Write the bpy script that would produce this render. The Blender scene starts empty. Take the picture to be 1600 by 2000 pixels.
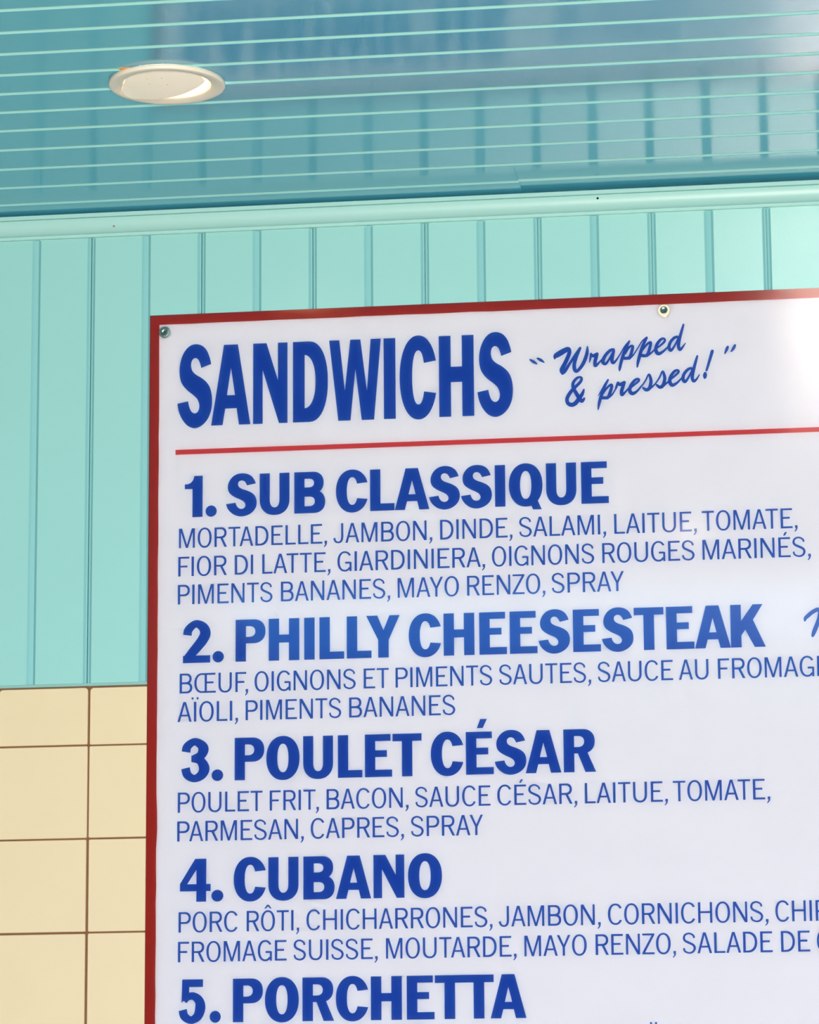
import bpy, bmesh, math, random
from mathutils import Vector, Matrix
from mathutils.geometry import tessellate_polygon, delaunay_2d_cdt

# ------------------------------------------------------------------ camera
S = bpy.context.scene
COL = S.collection
HC = 1.700          # ceiling height (camera height is zero)
FLOOR = -1.46
XL, XR, YF = -3.2, 3.0, -6.7

R = ((0.9905838513940272, 0.13673888731926812, -0.006790438282211176),
     (-0.033660538757805884, 0.19517241300948332, -0.9801911534647667),
     (-0.13270494146003103, 0.9711900977124633, 0.19793734518110917))
cam_data = bpy.data.cameras.new('camera')
cam = bpy.data.objects.new('camera', cam_data)
COL.objects.link(cam)
M = Matrix.Identity(4)
for i in range(3):
    M[i][0] = R[0][i]
    M[i][1] = -R[1][i]
    M[i][2] = -R[2][i]
M[1][3] = -5.720957
cam.matrix_world = M
cam_data.sensor_fit = 'HORIZONTAL'
cam_data.sensor_width = 36.0
cam_data.lens = 6976.777 * 36.0 / 1600.0
cam_data.clip_start = 0.05
S.camera = cam

# ------------------------------------------------------------------ light and exposure
S.view_settings.view_transform = 'Standard'
S.view_settings.look = 'None'
S.view_settings.exposure = 0.0
S.view_settings.gamma = 1.0
S.view_settings.use_curve_mapping = False
S.cycles.max_bounces = 8
S.cycles.diffuse_bounces = 5
S.cycles.glossy_bounces = 6
S.cycles.use_denoising = True
S.cycles.sample_clamp_indirect = 0.0

SKY = 68.0                                   # daylight outside the shop window
SKY_UP, SKY_LOW = (0.95, 0.90, 0.99), (1.20, 1.045, 0.90)
PANEL = 3.2                                  # added blue panel, unseen, for the reflection in the lettering
WIN = (-0.38, 1.04, -1.15, 0.52)             # window opening in the front wall: x0 x1 z0 z1

world = bpy.data.worlds.new('world')
S.world = world
world.use_nodes = True
wn = world.node_tree
wn.nodes.clear()
w_out = wn.nodes.new('ShaderNodeOutputWorld')
w_bg = wn.nodes.new('ShaderNodeBackground')
w_tc = wn.nodes.new('ShaderNodeTexCoord')
w_sep = wn.nodes.new('ShaderNodeSeparateXYZ')
w_ramp = wn.nodes.new('ShaderNodeValToRGB')
w_map = wn.nodes.new('ShaderNodeMapRange')
w_map.inputs['From Min'].default_value = -0.25
w_map.inputs['From Max'].default_value = 0.35
w_ramp.color_ramp.elements[0].color = SKY_LOW + (1,)
w_ramp.color_ramp.elements[1].color = SKY_UP + (1,)
wn.links.new(w_tc.outputs['Generated'], w_sep.inputs[0])
wn.links.new(w_sep.outputs['Z'], w_map.inputs['Value'])
wn.links.new(w_map.outputs[0], w_ramp.inputs[0])
wn.links.new(w_ramp.outputs[0], w_bg.inputs['Color'])
w_bg.inputs['Strength'].default_value = SKY
wn.links.new(w_bg.outputs[0], w_out.inputs[0])

portal = bpy.data.lights.new('window_portal', 'AREA')
portal.shape = 'RECTANGLE'
portal.size = WIN[1] - WIN[0]
portal.size_y = WIN[3] - WIN[2]
portal.cycles.is_portal = True
po = bpy.data.objects.new('window_portal', portal)
po.location = ((WIN[0] + WIN[1]) / 2, YF - 0.06, (WIN[2] + WIN[3]) / 2)
po.rotation_euler = (math.radians(90), 0, 0)      # faces +y, into the room
po['kind'] = 'helper'
COL.objects.link(po)


SCATTER = 0.020

# ------------------------------------------------------------------ materials
def mat(name, color, rough=0.5, spec=0.5, metal=0.0, bump=0.0, bump_scale=60.0, vary=0.0, vary_scale=6.0, coat=0.0,
        emit=None, emit_strength=0.0, rough_vary=0.0, stretch=None):
    m = bpy.data.materials.new(name)
    m.use_nodes = True
    nt = m.node_tree
    b = nt.nodes['Principled BSDF']
    b.inputs['Base Color'].default_value = (*color, 1)
    b.inputs['Roughness'].default_value = rough
    b.inputs['Specular IOR Level'].default_value = spec
    b.inputs['Metallic'].default_value = metal
    b.inputs['Coat Weight'].default_value = coat
    b.inputs['Coat Roughness'].default_value = 0.04
    tc = nt.nodes.new('ShaderNodeTexCoord')
    src = tc.outputs['Object']
    if stretch:
        mp = nt.nodes.new('ShaderNodeMapping')
        mp.inputs['Scale'].default_value = stretch
        nt.links.new(src, mp.inputs['Vector'])
        src = mp.outputs[0]
    if vary or rough_vary:
        n = nt.nodes.new('ShaderNodeTexNoise')
        n.inputs['Scale'].default_value = vary_scale
        n.inputs['Detail'].default_value = 4
        nt.links.new(src, n.inputs['Vector'])
        if vary:
            mx = nt.nodes.new('ShaderNodeMix')
            mx.data_type = 'RGBA'
            mx.inputs['A'].default_value = (*[c * (1 - vary) for c in color], 1)
            mx.inputs['B'].default_value = (*[min(1, c * (1 + vary)) for c in color], 1)
            nt.links.new(n.outputs['Fac'], mx.inputs['Factor'])
            nt.links.new(mx.outputs['Result'], b.inputs['Base Color'])
        if rough_vary:
            mr = nt.nodes.new('ShaderNodeMapRange')
            mr.inputs['To Min'].default_value = max(0, rough - rough_vary)
            mr.inputs['To Max'].default_value = rough + rough_vary
            nt.links.new(n.outputs['Fac'], mr.inputs['Value'])
            nt.links.new(mr.outputs[0], b.inputs['Roughness'])
    if bump:
        n2 = nt.nodes.new('ShaderNodeTexNoise')
        n2.inputs['Scale'].default_value = bump_scale
        n2.inputs['Detail'].default_value = 3
        nt.links.new(src, n2.inputs['Vector'])
        bp = nt.nodes.new('ShaderNodeBump')
        bp.inputs['Strength'].default_value = bump
        bp.inputs['Distance'].default_value = 0.001
        nt.links.new(n2.outputs['Fac'], bp.inputs['Height'])
        nt.links.new(bp.outputs[0], b.inputs['Normal'])
    if emit:
        b.inputs['Emission Color'].default_value = (*emit, 1)
        b.inputs['Emission Strength'].default_value = emit_strength
    return m


MINT = mat('mint_gloss_paint', (0.30, 0.66, 0.65), rough=0.31, spec=0.9, bump=0.12, bump_scale=160, vary=0.03, vary_scale=5)
CEIL = mat('teal_gloss_paint', (0.085, 0.43, 0.60), rough=0.115, spec=1.0, bump=0.10, bump_scale=220, vary=0.03, vary_scale=5)
GROOVE = mat('teal_groove_paint', (0.22, 0.54, 0.57), rough=0.6, spec=0.3)  # groove faces darker and more teal than the flats
STRIP = mat('worn_strip_paint', (0.25, 0.50, 0.48), rough=0.5, spec=0.3)
CGROOVE = mat('lit_groove_facets', (0.33, 0.70, 0.68), rough=0.6, spec=0.3)  # paler tone puts window light into the room-facing ceiling groove facets
TRIM = mat('mint_trim_paint', (0.36, 0.68, 0.66), rough=0.36, spec=0.4, bump=0.1, bump_scale=120)
TILE = mat('cream_glazed_tile', (0.76, 0.67, 0.45), rough=0.3, vary=0.03, vary_scale=9)
GROUT = mat('brown_grout', (0.20, 0.095, 0.045), rough=0.9, bump=0.5, bump_scale=300, vary=0.2, vary_scale=60)
WHITE = mat('milky_white_acrylic', (0.665, 0.69, 0.79), rough=0.07, spec=0.36)
_p = WHITE.node_tree.nodes['Principled BSDF']      # light wanders a few millimetres inside the milky sheet
_p.subsurface_method = 'BURLEY'
_p.inputs['Subsurface Weight'].default_value = 1.0
_p.inputs['Subsurface Radius'].default_value = (1.0, 1.0, 1.0)
_p.inputs['Subsurface Scale'].default_value = SCATTER


def film(name, tint, rough=0.06):
    """thin coloured translucent vinyl stuck on the acrylic: tints the light passing through, glossy on top"""
    m = bpy.data.materials.new(name)
    m.use_nodes = True
    nt = m.node_tree
    nt.nodes.clear()
    out = nt.nodes.new('ShaderNodeOutputMaterial')
    mix = nt.nodes.new('ShaderNodeMixShader')
    fr = nt.nodes.new('ShaderNodeFresnel')
    fr.inputs['IOR'].default_value = 1.5
    tr = nt.nodes.new('ShaderNodeBsdfTransparent')
    tr.inputs['Color'].default_value = (*tint, 1)
    gl = nt.nodes.new('ShaderNodeBsdfGlossy')
    gl.inputs['Roughness'].default_value = rough
    nt.links.new(fr.outputs[0], mix.inputs[0])
    nt.links.new(tr.outputs[0], mix.inputs[1])
    nt.links.new(gl.outputs[0], mix.inputs[2])
    nt.links.new(mix.outputs[0], out.inputs[0])
    return m


RED = film('red_vinyl', (0.575, 0.125, 0.105), 0.08)
RULE = film('red_rule_vinyl', (0.78, 0.16, 0.165))
BLUE = film('blue_vinyl', (0.092, 0.220, 0.595))
STEEL = mat('zinc_screw', (0.42, 0.55, 0.52), rough=0.28, metal=1.0)
DARKSTEEL = mat('screw_recess', (0.03, 0.045, 0.05), rough=0.5, metal=0.6)
WASHER = mat('cream_washer', (0.86, 0.80, 0.62), rough=0.35)
LAMPWHITE = mat('white_lamp_enamel', (0.80, 0.77, 0.66), rough=0.42)
SCOOPW = mat('off_white_scoop_enamel', (0.92, 0.90, 0.78), rough=0.45)
LAMPIN = mat('lamp_reflector', (0.92, 0.84, 0.76), rough=0.4)
GLOW = mat('warm_lamp', (1, 0.8, 0.6), emit=(1.0, 0.70, 0.45), emit_strength=11.0)
PANELGLOW = mat('added_panel_glow', (0.05, 0.07, 0.09), emit=(0.14, 0.62, 1.0), emit_strength=PANEL)
DARK = mat('matte_black', (0.012, 0.012, 0.012), rough=0.9)
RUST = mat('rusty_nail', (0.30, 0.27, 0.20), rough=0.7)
LEAK = mat('leak_orange', (0.80, 0.42, 0.12), rough=0.8)  # glow of lamp light leaking past the trim, put into the colour
FLOORM = mat('floor_tile', (0.07, 0.065, 0.06), rough=0.5, vary=0.2, vary_scale=3)
ROOMW = mat('room_paint', (0.12, 0.12, 0.12), rough=0.5)
FRAMEM = mat('window_frame_paint', (0.7, 0.7, 0.68), rough=0.4)
BULBIN = mat('white_lens', (0.9, 0.9, 0.85), emit=(1.0, 0.85, 0.62), emit_strength=14.0)


# ------------------------------------------------------------------ helpers
def new_obj(name, bm, m, parent=None, label=None, cat=None, kind=None, group=None, smooth=False, loc=None):
    me = bpy.data.meshes.new(name)
    bm.normal_update()
    bm.to_mesh(me)
    bm.free()
    if smooth:
        for p in me.polygons:
            p.use_smooth = True
    for mm in (m if isinstance(m, (list, tuple)) else [m]):
        me.materials.append(mm)
    o = bpy.data.objects.new(name, me)
    COL.objects.link(o)
    if loc is not None:
        o.location = loc
    if parent:
        o.parent = parent
    for k, v in (('label', label), ('category', cat), ('kind', kind), ('group', group)):
        if v:
            o[k] = v
    return o


def empty(name, loc=(0, 0, 0), label=None, cat=None, kind=None, group=None):
    o = bpy.data.objects.new(name, None)
    o.location = loc
    COL.objects.link(o)
    for k, v in (('label', label), ('category', cat), ('kind', kind), ('group', group)):
        if v:
            o[k] = v
    return o


def add_box(bm, lo, hi, bevel=0.0, seg=2):
    g = bmesh.ops.create_cube(bm, size=1.0)
    vs = g['verts']
    for v in vs:
        v.co = Vector([(lo[i] + hi[i]) / 2 + v.co[i] * (hi[i] - lo[i]) for i in range(3)])
    if bevel:
        es = list({e for v in vs for e in v.link_edges})
        bmesh.ops.bevel(bm, geom=es, offset=bevel, segments=seg, affect='EDGES', profile=0.5)


def add_prism(bm, prof, axis, a, b, close=True):
    """prof = list of (u, v); axis 'x': u = y, v = z; axis 'z': u = x, v = y"""
    def P(u, v, t):
        return (t, u, v) if axis == 'x' else (u, v, t)
    A = [bm.verts.new(P(u, v, a)) for u, v in prof]
    B = [bm.verts.new(P(u, v, b)) for u, v in prof]
    n = len(prof)
    for i in range(n if close else n - 1):
        j = (i + 1) % n
        bm.faces.new((A[i], A[j], B[j], B[i]))
    if close:
        for L, rev in ((A, True), (B, False)):
            tris = tessellate_polygon([[Vector((u, v, 0)) for u, v in prof]])
            for t in tris:
                try:
                    bm.faces.new([L[i] for i in t])
                except ValueError:
                    pass
    bmesh.ops.recalc_face_normals(bm, faces=bm.faces[:])


def add_lathe(bm, prof, n=72, center=(0, 0, 0), axis='z'):
    """prof = list of (radius, height); axis 'z' or 'y' (height counted towards -y, into the room)"""
    rings = []
    for r, h in prof:
        ring = []
        for k in range(n):
            a = 2 * math.pi * k / n
            if axis == 'z':
                p = (center[0] + r * math.cos(a), center[1] + r * math.sin(a), center[2] + h)
            else:
                p = (center[0] + r * math.cos(a), center[1] - h, center[2] + r * math.sin(a))
            ring.append(bm.verts.new(p))
        rings.append(ring)
    for q in range(len(rings) - 1):
        for k in range(n):
            j = (k + 1) % n
            bm.faces.new((rings[q][k], rings[q][j], rings[q + 1][j], rings[q + 1][k]))
    for ring, r in ((rings[0], prof[0][0]), (rings[-1], prof[-1][0])):
        if r < 0.02 or r < prof[0][0] * .2:
            bm.faces.new(ring)
    bmesh.ops.recalc_face_normals(bm, faces=bm.faces[:])


# ------------------------------------------------------------------ room: panelled wall
PITCH = 0.0950
random.seed(4)
prof = []
xs = []
k = 0
x = -0.1829 + PITCH * 33
ks = list(range(33, -32, -1))
gro = sorted([(-0.1829 + PITCH * q, q % 2) for q in range(-31, 34)])
pts = [(XL, 0.0)]
for gx, typ in gro:
    if gx < XL + .02 or gx > XR - .02:
        continue
    if typ == 1:      # plain decorative groove, shallow trough
        pts += [(gx - .0082, 0), (gx - .0074, .0006), (gx - .0040, .0026), (gx + .0012, .0042), (gx + .0030, .0044), (gx + .0068, .0008), (gx + .0078, 0)]
    else:             # tongue-and-groove joint with a fine slot
        pts += [(gx - .0074, 0), (gx - .0066, .0006), (gx - .0036, .0034), (gx - .0009, .0036), (gx - .0006, .0095),
                (gx + .0006, .0095), (gx + .0009, .0036), (gx + .0036, .0034), (gx + .0064, .0006), (gx + .0072, 0)]
pts += [(XR, 0.0)]
WB = 0.8945           # bottom of the panelling
bm = bmesh.new()
add_prism(bm, pts, 'z', WB, HC + .01, close=False)
bmesh.ops.recalc_face_normals(bm, faces=bm.faces[:])
for f in bm.faces:
    if f.normal.y > 0:
        f.normal_flip()
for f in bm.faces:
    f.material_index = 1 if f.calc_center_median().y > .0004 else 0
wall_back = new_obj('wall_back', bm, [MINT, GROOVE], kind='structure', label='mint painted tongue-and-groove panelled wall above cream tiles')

# tiled lower wall
TX, TZ, TP, TPX = -1.3186, 0.7922, 0.1540, 0.1540
bm = bmesh.new()
add_box(bm, (XL, .004, FLOOR), (XR, .03, WB))
new_obj('grout', bm, GROUT, parent=wall_back, label='brown grout between the cream tiles')
bm = bmesh.new()
nrow = int((TZ - FLOOR) / TP) + 1
for c in range(-13, 28):
    x0 = TX + c * TPX
    if x0 < XL or x0 + TPX > XR:
        continue
    for r in range(-1, nrow):
        zt = 0.8882 - (0.0013 if False else 0) if r < 0 else TZ - r * TP - .0014
        zb = (TZ if r < 0 else TZ - (r + 1) * TP) + .0014
        zb = max(zb, FLOOR + .002)
        if zt - zb < .01:
            continue
        j = [random.uniform(-.0005, .0005) for _ in range(4)]
        lo = (x0 + .0019 + j[0], 0.0, zb + j[1])
        hi = (x0 + TPX - .0019 + j[2], .008, zt + j[3])
        # rounded front outline
        rr = .006 if r < 0 else .0022
        prof = []
        for cx, cz, a0 in ((hi[0] - rr, hi[2] - rr, 0), (lo[0] + rr, hi[2] - rr, 90), (lo[0] + .0022, lo[2] + .0022, 180), (hi[0] - .0022, lo[2] + .0022, 270)):
            ra = rr if a0 < 180 else .0022
            for s in range(5):
                a = math.radians(a0 + 22.5 * s)
                prof.append((cx + ra * math.cos(a), cz + ra * math.sin(a)))
        F = [bm.verts.new((u + (.0008 if u < (lo[0] + hi[0]) / 2 else -.0008), 0.0, v + (.0008 if v < (lo[2] + hi[2]) / 2 else -.0008))) for u, v in prof]
        G = [bm.verts.new((u, .0010, v)) for u, v in prof]
        H = [bm.verts.new((u, .0080, v)) for u, v in prof]
        n = len(prof)
        bm.faces.new(F)
        for A, B in ((F, G), (G, H)):
            for i in range(n):
                bm.faces.new((A[i], A[(i + 1) % n], B[(i + 1) % n], B[i]))
bmesh.ops.recalc_face_normals(bm, faces=bm.faces[:])
new_obj('tile', bm, TILE, parent=wall_back, label='square cream glazed tiles')

# thin strip that closes the panelling above the tiles
bm = bmesh.new()
add_prism(bm, [(.004, .8955), (-.0012, .8955), (-.0016, .8950), (-.0016, .8912), (-.0010, .8906), (.004, .8906)], 'x', XL, XR)
new_obj('trim_2', bm, STRIP, kind='structure', label='thin mint strip between panelling and tiles')

# ------------------------------------------------------------------ crown moulding
prof = [(.004, 1.6990), (-.0080, 1.6990), (-.0244, 1.6956), (-.0250, 1.6948), (-.0250, 1.6892), (-.0242, 1.6884), (-.0180, 1.6886), (-.0180, 1.6874), (-.0208, 1.6868)]
for i in range(1, 17):
    t = math.pi / 2 * i / 16
    prof.append((-.0058 - .0150 * math.cos(t), 1.6868 - .0230 * math.sin(t)))
prof += [(-.0058, 1.6600), (-.0050, 1.6588), (.004, 1.6588)]
bm = bmesh.new()
add_prism(bm, prof, 'x', XL, XR)
crown = new_obj('trim_1', bm, TRIM, kind='structure', label='mint crown moulding under the ceiling')
for nx, ny, nz, m_ in ((-1.2805, -.0177, 1.6728, RUST), (-0.4600, -.0205, 1.6822, DARK)):
    bm = bmesh.new()
    add_lathe(bm, [(.0019, -.003), (.0019, .0006), (.0010, .0010)], 14, (nx, ny, nz), 'y')
    new_obj('nail_head', bm, m_, parent=crown)

# ------------------------------------------------------------------ ceiling
GY = [-0.0744, -0.1715, -0.2741, -0.3768, -0.4758, -0.5677, -0.6567, -0.7444, -0.8386, -0.9316, -1.0256]
while GY[-1] > YF + .12:
    GY.append(GY[-1] - .0945)
SEAM = -0.5855


def ceil_prof(grooves, y_start, y_end, dz, last_groove_half=False):
    p = [(y_start, HC + dz)]
    for g in grooves:
        c = g - .0028
        p += [(c + .0074, HC + dz), (c + .0068, HC + dz + .0005), (c + .0006, HC + dz + .0052), (c - .0006, HC + dz + .0052),
              (c - .0068, HC + dz + .0005), (c - .0074, HC + dz)]
    p += [(y_end, HC + dz)]
    p += [(y_end, HC + .03), (y_start, HC + .03)]
    return p


bm = bmesh.new()
YS = (GY[0] + GY[1]) / 2
add_prism(bm, ceil_prof(GY[1:], GY[1] + .012, YF, 0), 'x', XL, XR)
add_prism(bm, ceil_prof(GY[:1], .02, GY[1] + .012, 0), 'x', XL, SEAM)
add_prism(bm, ceil_prof(GY[:1], .02, GY[1] + .012, .0022), 'x', SEAM, XR)
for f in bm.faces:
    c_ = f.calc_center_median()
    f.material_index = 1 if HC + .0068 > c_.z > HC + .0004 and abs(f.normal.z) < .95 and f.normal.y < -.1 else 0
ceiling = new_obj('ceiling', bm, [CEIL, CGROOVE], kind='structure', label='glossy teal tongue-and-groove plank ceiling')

LAMP = Vector((-1.0531, -0.6770, HC))


def cut_holes(target, holes, radius):
    for hx, hy in holes:
        b2 = bmesh.new()
        bmesh.ops.create_cone(b2, cap_ends=True, segments=64, radius1=radius, radius2=radius, depth=.2)
        me = bpy.data.meshes.new('hole')
        b2.to_mesh(me)
        b2.free()
        h = bpy.data.objects.new('hole', me)
        COL.objects.link(h)
        h.location = (hx, hy, HC + .02)
        md = target.modifiers.new('hole', 'BOOLEAN')
        md.operation = 'DIFFERENCE'
        md.solver = 'EXACT'
        md.object = h
        bpy.context.view_layer.update()
        dg = bpy.context.evaluated_depsgraph_get()
        nm = bpy.data.meshes.new_from_object(target.evaluated_get(dg))
        target.modifiers.clear()
        target.data = nm
        bpy.data.objects.remove(h)


LAMP2 = Vector((-0.485, -2.95, HC))
cut_holes(ceiling, [(LAMP.x, LAMP.y), (LAMP2.x, LAMP2.y)], .072)

# ------------------------------------------------------------------ rest of the room
bm = bmesh.new()
add_box(bm, (XL, YF, FLOOR - .05), (XR, .0, FLOOR))
new_obj('floor', bm, FLOORM, kind='structure', label='dark tiled floor')
for nm, lo, hi in (('wall_left', (XL - .05, YF, FLOOR), (XL, .03, HC)), ('wall_right', (XR, YF, FLOOR), (XR + .05, .03, HC))):
    bm = bmesh.new()
    add_box(bm, lo, hi)
    new_obj(nm, bm, ROOMW, kind='structure')
bm = bmesh.new()
wx0, wx1, wz0, wz1 = WIN
for lo, hi in (((XL, YF - .1, FLOOR), (wx0, YF, HC)), ((wx1, YF - .1, FLOOR), (XR, YF, HC)),
               ((wx0, YF - .1, FLOOR), (wx1, YF, wz0)), ((wx0, YF - .1, wz1), (wx1, YF, HC))):
    add_box(bm, lo, hi)
new_obj('wall_front', bm, ROOMW, kind='structure')
bm = bmesh.new()
for lo, hi in (((wx0, YF - .08, wz0), (wx0 + .05, YF - .02, wz1)), ((wx1 - .05, YF - .08, wz0), (wx1, YF - .02, wz1)),
               ((wx0, YF - .08, wz0), (wx1, YF - .02, wz0 + .05)), ((wx0, YF - .08, wz1 - .05), (wx1, YF - .02, wz1))):
    add_box(bm, lo, hi, .004)
new_obj('window_1', bm, FRAMEM, kind='structure')

# added glowing panel, unseen, invented to mirror a blue band in the lettering
pl = empty('added_panel', (-1.00, -4.18, HC), 'large added blue glowing panel under the ceiling, out of view', 'ceiling light')
bm = bmesh.new()
add_box(bm, (-.84, -.54, -.006), (.84, .54, .0), .001)
new_obj('glow_face', bm, PANELGLOW, pl)
bm = bmesh.new()
for lo, hi in (((-.88, -.58, -.012), (-.84, .58, 0)), ((.84, -.58, -.012), (.88, .58, 0)), ((-.88, -.58, -.012), (.88, -.54, 0)), ((-.88, .54, -.012), (.88, .58, 0))):
    add_box(bm, lo, hi, .001)
new_obj('frame', bm, FRAMEM, pl)

# ------------------------------------------------------------------ recessed downlights
def lamp_trim(bm):
    add_lathe(bm, [(.0868, -.0002), (.0876, -.0010), (.0876, -.0052), (.0868, -.0066), (.0852, -.0072), (.0800, -.0068),
                   (.0690, -.0046), (.0664, -.0038), (.0656, -.0028), (.0654, .0010), (.0654, .012)], 96)


lamp = empty('recessed_downlight', LAMP, 'round off-white recessed downlight with tilted scoop and warm glow in the teal ceiling', 'ceiling light')
bm = bmesh.new()
lamp_trim(bm)
new_obj('trim_ring', bm, LAMPWHITE, lamp, smooth=True)
bm = bmesh.new()
add_lathe(bm, [(.0654, .010), (.066, .03), (.062, .060), (.040, .085), (.018, .092)], 64)
new_obj('reflector_can', bm, LAMPIN, lamp, label='warm lit inside of the downlight', smooth=True)
bm = bmesh.new()
add_lathe(bm, [(.0005, .006), (.008, .008), (.014, .014), (.016, .023), (.013, .034), (.009, .05), (.009, .09)], 40, (-.010, -.022, 0))
new_obj('bulb', bm, GLOW, lamp, smooth=True)
# scoop: shallow dish that closes most of the opening and leaves a crescent towards the menu board
circ = []
R0 = .0605
a0, a1 = math.atan2(-.0092, .0598), math.atan2(-.0194, -.0566)
for i in range(49):
    a = a0 + (a1 - a0) * i / 48
    rr_ = R0 + .0036 * min(1.0, i / 12)
    circ.append((rr_ * math.cos(a), rr_ * math.sin(a)))
rim = [(-.0640, -.0129), (-.0668, -.0041), (-.0685, .005), (-.0688, .0143), (-.0667, .0203), (-.0623, .0247), (-.0541, .0285), (-.0416, .0301),
       (-.0288, .0301), (-.0124, .0283), (.0044, .0245), (.0218, .0179), (.0397, .0079), (.05, .0008)]


def spline(P, n=10):
    out = []
    for i in range(len(P) - 1):
        p0, p1, p2, p3 = P[max(i - 1, 0)], P[i], P[i + 1], P[min(i + 2, len(P) - 1)]
        for s in range(n):
            t = s / n
            out.append(tuple(.5 * (2 * b + (c - a) * t + (2 * a - 5 * b + 4 * c - d) * t * t + (3 * b - a - 3 * c + d) * t ** 3)
                             for a, b, c, d in zip(p0, p1, p2, p3)))
    out.append(tuple(P[-1]))
    return out


outline = circ + spline([circ[-1]] + rim + [circ[0]], 6)[1:-1]


def dish_z(x, y):
    d = math.hypot(x + .004, y + .016) / .062
    return -.0074 - .24 * y - .0035 * max(0.0, 1 - d * d)


bm = bmesh.new()
cc = (-.006, -.016)
rings = []
NR = 8
for q in range(NR + 1):
    f = q / NR
    ring = []
    for x, y in outline:
        px, py = cc[0] + (x - cc[0]) * f, cc[1] + (y - cc[1]) * f
        ring.append((px, py, dish_z(px, py)))
    rings.append(ring)
top = []
for lay in (0.0, .0016):
    vr = [[bm.verts.new((x, y, z + lay)) for x, y, z in ring] for ring in rings[1:]]
    c0 = bm.verts.new((cc[0], cc[1], dish_z(*cc) + lay))
    n = len(outline)
    for i in range(n):
        j = (i + 1) % n
        bm.faces.new((c0, vr[0][i], vr[0][j]))
        for q in range(NR - 1):
            bm.faces.new((vr[q][i], vr[q][j], vr[q + 1][j], vr[q + 1][i]))
    top.append(vr[-1])
for i in range(len(outline)):
    j = (i + 1) % len(outline)
    bm.faces.new((top[0][i], top[0][j], top[1][j], top[1][i]))
bmesh.ops.recalc_face_normals(bm, faces=bm.faces[:])
new_obj('scoop', bm, SCOOPW, lamp, smooth=False)
for sx, sy in ((-.0245, -.030), (-.0018, -.031), (-.0235, -.0155), (.003, -.0125)):
    bm = bmesh.new()
    add_lathe(bm, [(.0008, -.0004), (.0008, .001)], 10, (sx, sy, dish_z(sx, sy)))
    new_obj('rivet', bm, STEEL, lamp)
pt = bpy.data.lights.new('downlight_lamp', 'POINT')
pt.energy = 0.02
pt.color = (1.0, .74, .54)
pt.shadow_soft_size = .012
pto = bpy.data.objects.new('downlight_lamp', pt)
pto.location = (.012, .018, .030)
pto.parent = lamp
COL.objects.link(pto)

# orange patch paints lamp light leaking over bare wood, black patch the gap's shade
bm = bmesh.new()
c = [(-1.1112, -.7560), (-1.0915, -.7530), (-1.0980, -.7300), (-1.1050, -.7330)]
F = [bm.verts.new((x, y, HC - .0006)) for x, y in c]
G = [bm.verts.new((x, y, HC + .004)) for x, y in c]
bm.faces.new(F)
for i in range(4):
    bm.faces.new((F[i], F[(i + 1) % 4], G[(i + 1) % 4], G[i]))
new_obj('light_leak_patch', bm, LEAK, ceiling, label='orange patch painted as lamp light leaking over bare wood')
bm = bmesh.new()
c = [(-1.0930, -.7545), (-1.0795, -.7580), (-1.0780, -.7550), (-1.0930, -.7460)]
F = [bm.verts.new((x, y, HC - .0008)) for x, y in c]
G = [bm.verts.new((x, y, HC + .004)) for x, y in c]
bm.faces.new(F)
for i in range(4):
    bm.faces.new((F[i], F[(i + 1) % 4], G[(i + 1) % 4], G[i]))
new_obj('gap_shade_patch', bm, DARK, ceiling, label='black patch painted as the shade in the lamp hole gap')

# second downlight, nearer the camera, mirrored as a small spot in the menu board
lamp2 = empty('recessed_downlight', LAMP2, 'round recessed downlight further out into the room, over the customer area', 'ceiling light')
bm = bmesh.new()
lamp_trim(bm)
new_obj('trim_ring', bm, LAMPWHITE, lamp2, smooth=True)
bm = bmesh.new()
add_lathe(bm, [(.0005, -.0240), (.008, -.0232), (.016, -.0195), (.021, -.012), (.022, -.004), (.022, .02)], 40)
new_obj('bulb', bm, BULBIN, lamp2, smooth=True)
bm = bmesh.new()
add_lathe(bm, [(.0654, .010), (.062, .03), (.022, .034)], 64)
new_obj('reflector_can', bm, LAMPWHITE, lamp2, smooth=True)

DEBUG = False

# ------------------------------------------------------------------ lettering: glyph outlines drawn here, cap height 1
def sup(t, a, b, n):
    c, s = math.cos(t), math.sin(t)
    return (a * math.copysign(abs(c) ** (2 / n), c), b * math.copysign(abs(s) ** (2 / n), s))


def oval(w, sv, th, ov, t0=0.0, t1=360.0, ti0=None, ti1=None, no=2.15, ni=2.25, wo=None, cx=None, n=48):
    """ring (or open arc) between an outer and an inner oval, as two matching point rows"""
    a = (wo or w) / 2
    b = .5 + ov
    cx = a if cx is None else cx
    ti0, ti1 = (t0 if ti0 is None else ti0), (t1 if ti1 is None else ti1)
    O, I = [], []
    for i in range(n + 1):
        u = i / n
        x, y = sup(math.radians(t0 + (t1 - t0) * u), a, b, no)
        O.append((cx + x, .5 + y))
        x, y = sup(math.radians(ti0 + (ti1 - ti0) * u), a - sv, b - th, ni)
        I.append((cx + x, .5 + y))
    return ('band', O, I)


def stroke(P, n=9):
    """brush stroke along (x, y, width) points"""
    Q = spline(P, n)
    L, Rr = [], []
    for i, (x, y, w) in enumerate(Q):
        a, b = Q[max(i - 1, 0)], Q[min(i + 1, len(Q) - 1)]
        dx, dy = b[0] - a[0], b[1] - a[1]
        d = math.hypot(dx, dy) or 1e-9
        L.append((x - dy / d * w / 2, y + dx / d * w / 2))
        Rr.append((x + dy / d * w / 2, y - dx / d * w / 2))
    return ('band', L, Rr)


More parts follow.
